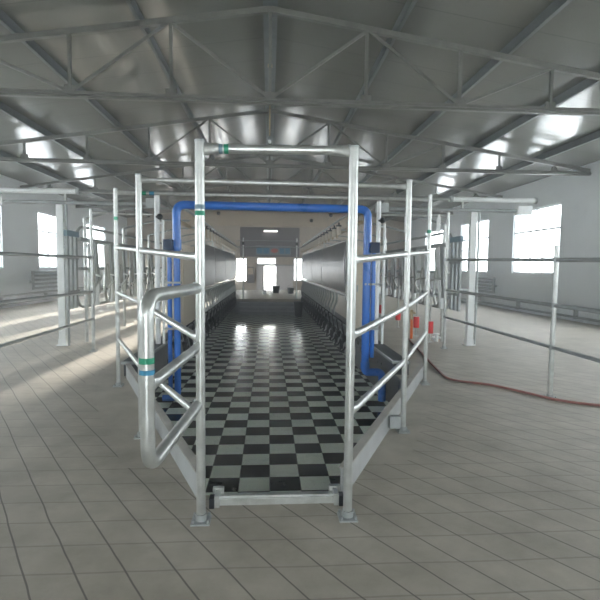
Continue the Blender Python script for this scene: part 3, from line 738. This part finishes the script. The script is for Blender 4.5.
# kick guards, clusters, meters: one of each then copied
def make_guard():
    t = thing('leg_guard', '', 'leg guard')
    m = MB(); m.tube(arc([(0, -.02, .60), (.02, .0, .45), (-.06, .10, .22), (-.04, .14, .012)], .12, 4), .028, 8); m.build('bar', M['galv_dull'], t, True)
    m = MB(); m.tube([(.02, .02, .58), (-.02, .42, .06)], .018, 8); m.build('brace', M['galv_dull'], t, True)
    m = MB(); m.tube([(0, -.02, .56), (0, -.02, .66)], .03, 8); m.build('clamp', M['galv_dull'], t, True)
    return t
def make_cluster():                                                # hangs over the pit edge, pit side is -x
    t = thing('milking_cluster', '', 'milking cluster')
    m = MB(); m.tube([(-.04, 0, -.28), (-.04, 0, -.17)], .05, 10, sec=[(.03, .03), (.055, .055)]); m.ball((-.04, 0, -.17), .055, 10, .03); m.build('claw', M['black'], t, True)
    for i, j in ((-1, -1), (1, -1), (1, 1), (-1, 1)):
        m = MB(); bx, by = -.04 + i * .045, j * .06
        m.tube(arc([(-.04 + i * .03, j * .03, -.15), (bx, by, -.10), (bx + i * .01, by + j * .02, -.24)], .04, 3), .007, 6)
        m.tube([(bx + i * .012, by + j * .03, -.24), (bx + i * .014, by + j * .035, -.40)], .02, 8); m.build('teat_cup', M['galv_dull'] if i > 0 else M['black'], t, True)
    m = MB(); m.tube(arc([(-.04, 0, -.17), (-.10, .02, .14), (.02, .10, .06), (.05, .12, .012)], .1, 5), .016, 8); m.build('long_hose', M['black'], t, True)
    m = MB(); m.tube(arc([(-.04, .02, -.26), (-.14, .10, -.52), (.02, .30, -.50), (.10, .34, -.10)], .15, 5), .018, 8); m.build('milk_hose', M['black'], t, True)
    return t
def make_meter():                                                  # clipped to the milk line, which runs on the +x side
    t = thing('milk_meter', '', 'milk meter')
    m = MB(); m.box(.04, -.03, .0, .17, .03, .04); m.build('bracket', M['galv_dull'], t, True)
    m = MB(); m.tube([(0, 0, -.10), (0, 0, .10)], .06, 12); m.build('bowl', M['clear'], t, True)
    m = MB(); m.tube([(0, 0, .10), (0, 0, .14)], .066, 12); m.box(-.02, -.02, .14, .02, .02, .2); m.build('lid', M['black'], t, True)
    m = MB(); m.tube(arc([(0, .05, -.08), (-.03, .18, -.2), (-.02, .26, .06), (.0, .22, .12)], .1, 4), .012, 6); m.build('hose', M['yellowish'], t, True)
    return t
for make, n, dy, y0, xx, zz, one, grp in ((make_guard, 22, .59, 12.2, 1.755, .20, 'curved galvanised leg guard below the %s rump rail', 'leg guards below the %s rump rail'),
                                    (make_cluster, 18, .76, 8.8, 1.66, .262, 'black milking cluster hanging on the %s pit edge', 'milking clusters on the %s pit edge'),
                                    (make_meter, 17, .80, 11.6, 1.70, 2.40, 'small milky meter above the %s splash panels', 'meters above the %s splash panels')):
    pr = make(); first = True
    for sg, sn in ((-1, 'left'), (1, 'right')):
        for k in range(n):
            o = pr if first else copy_tree(pr); first = False
            if make is make_cluster: o.location = (sg * xx - sg * .07, y0 + k * dy, zz); o.rotation_euler = (0, 0, 0 if sg > 0 else math.pi)
            else: o.location = (sg * xx, y0 + k * dy, zz); o.rotation_euler = (0, 0, 0 if sg > 0 else math.pi)
            o['label'] = place(k, n) + ' ' + one % sn; o['group'] = grp % sn

# ------------------------------------------------------------------ far end
t = thing('goal_frame', 'slim pale pipe frame standing across the far end of the pit', 'pipe frame', (0, 22.35, 0))
for x in (-1.20, 1.30):
    m = MB(); m.tube([(x, 22.35, 0), (x, 22.35, 2.85)], .03, 10); m.build('upright', M['plate'], t)
    m = MB(); m.box(x - .06, 22.3, 2.52, x + .06, 22.4, 2.66); m.build('junction_box', M['black'], t)
m = MB(); m.tube([(-1.5, 22.35, 2.42), (1.5, 22.35, 2.42)], .03, 10); m.build('crosspipe', M['galv_dull'], t)
m = MB(); m.tube([(-1.5, 22.35, 2.72), (1.5, 22.35, 2.72)], .022, 10); m.build('crosspipe', M['galv_dull'], t)
def bucket(x, y, r, h, mm, label, name='bucket'):
    t = thing(name, label, 'bucket', (x, y, 0))
    m = MB(); m.tube([(x, y, 0), (x, y, h)], r, 16, sec=[(r * .8, r * .8), (r, r)]); m.build('body', mm, t)
    m = MB(); m.tube([(x, y, h - .02), (x, y, h + .01)], r + .012, 16); m.build('rim', M['galv_dull'], t)
    m = MB(); m.tube(arc([(x - r, y, h), (x - r * .7, y, h + .15), (x + r * .7, y, h + .15), (x + r, y, h)], .1, 4), .01, 6); m.build('handle', M['galv_dull'], t)
bucket(.42, 27.5, .22, .42, M['black'], 'dark bucket standing in front of the bright far door')
bucket(1.25, 27.0, .20, .34, M['deck'], 'low dark bucket right of the far doorway')
bucket(-.25, 26.0, .13, .22, M['plate'], 'small pale bucket on the floor before the far door')
t = thing('electric_cabinet', 'tan wall cabinet left of the far double door', 'cabinet', (-1.15, 30.85, .5))
m = MB(); m.box(-1.38, 30.75, .45, -.95, 30.99, 1.5); m.build('body', M['recess'], t)
m = MB(); m.box(-1.34, 30.73, 1.0, -1.0, 30.75, 1.42); m.build('door', M['beam'], t)
t = thing('waste_bin', 'dark tapered bin at the right foot of the far pit steps', 'bin', (1.35, 20.6, PT))
m = MB(); m.tube([(1.30, 20.6, PT), (1.30, 20.6, PT + .62)], .2, 14, sec=[(.15, .15), (.21, .21)]); m.build('body', M['black'], t)
m = MB(); m.tube([(1.30, 20.6, PT + .62), (1.30, 20.6, PT + .66)], .225, 14); m.build('lid', M['deck'], t)

# radiators on side walls
def radiator(x, y0, y1, z0, z1, sg, label):
    t = thing('radiator', label, 'radiator', (x, (y0 + y1) / 2, z0))
    n = 5
    for k in range(n):
        z = z0 + (z1 - z0) * k / (n - 1); m = MB(); m.tube([(x, y0, z), (x, y1, z)], .045, 10); m.build('fin_tube', M['galv_dull'], t)
    for yy in (y0, y1):
        m = MB(); m.tube([(x, yy, z0 - .05), (x, yy, z1 + .05)], .05, 10); m.build('header', M['galv_dull'], t)
        m = MB(); m.box(min(x, x - sg * .128), yy - .02, z0 + .2, max(x, x - sg * .128), yy + .02, z0 + .28); m.build('wall_bracket', M['galv_dull'], t)
    pass
radiator(XL + .13, 18.5, 21.9, .6, 1.22, 1, 'grey tubular radiator under the far left window')
radiator(XL + .13, 13.8, 15.6, .6, 1.22, 1, 'grey tubular radiator under the nearer left window')
radiator(XR - .13, 18.2, 20.4, .6, 1.12, -1, 'grey tubular radiator under the far right window')

# thin dusty haze that fills the hall
hm = bpy.data.materials.new('dusty_haze'); hm.use_nodes = True; ht = hm.node_tree
ht.nodes.remove(ht.nodes['Principled BSDF'])
vs_ = ht.nodes.new('ShaderNodeVolumeScatter'); vs_.inputs['Density'].default_value = .011; vs_.inputs['Anisotropy'].default_value = .45; vs_.inputs['Color'].default_value = (.92, .97, 1, 1)
ht.links.new(vs_.outputs[0], ht.nodes['Material Output'].inputs['Volume'])
m = MB(); m.box(XL - .7, YF - .7, -1.0, XR + .7, YB + .7, 6.4); hz = m.build('haze', hm); hz['kind'] = 'stuff'; hz['label'] = 'thin bright dusty haze filling the whole milking hall'; hz['category'] = 'haze'
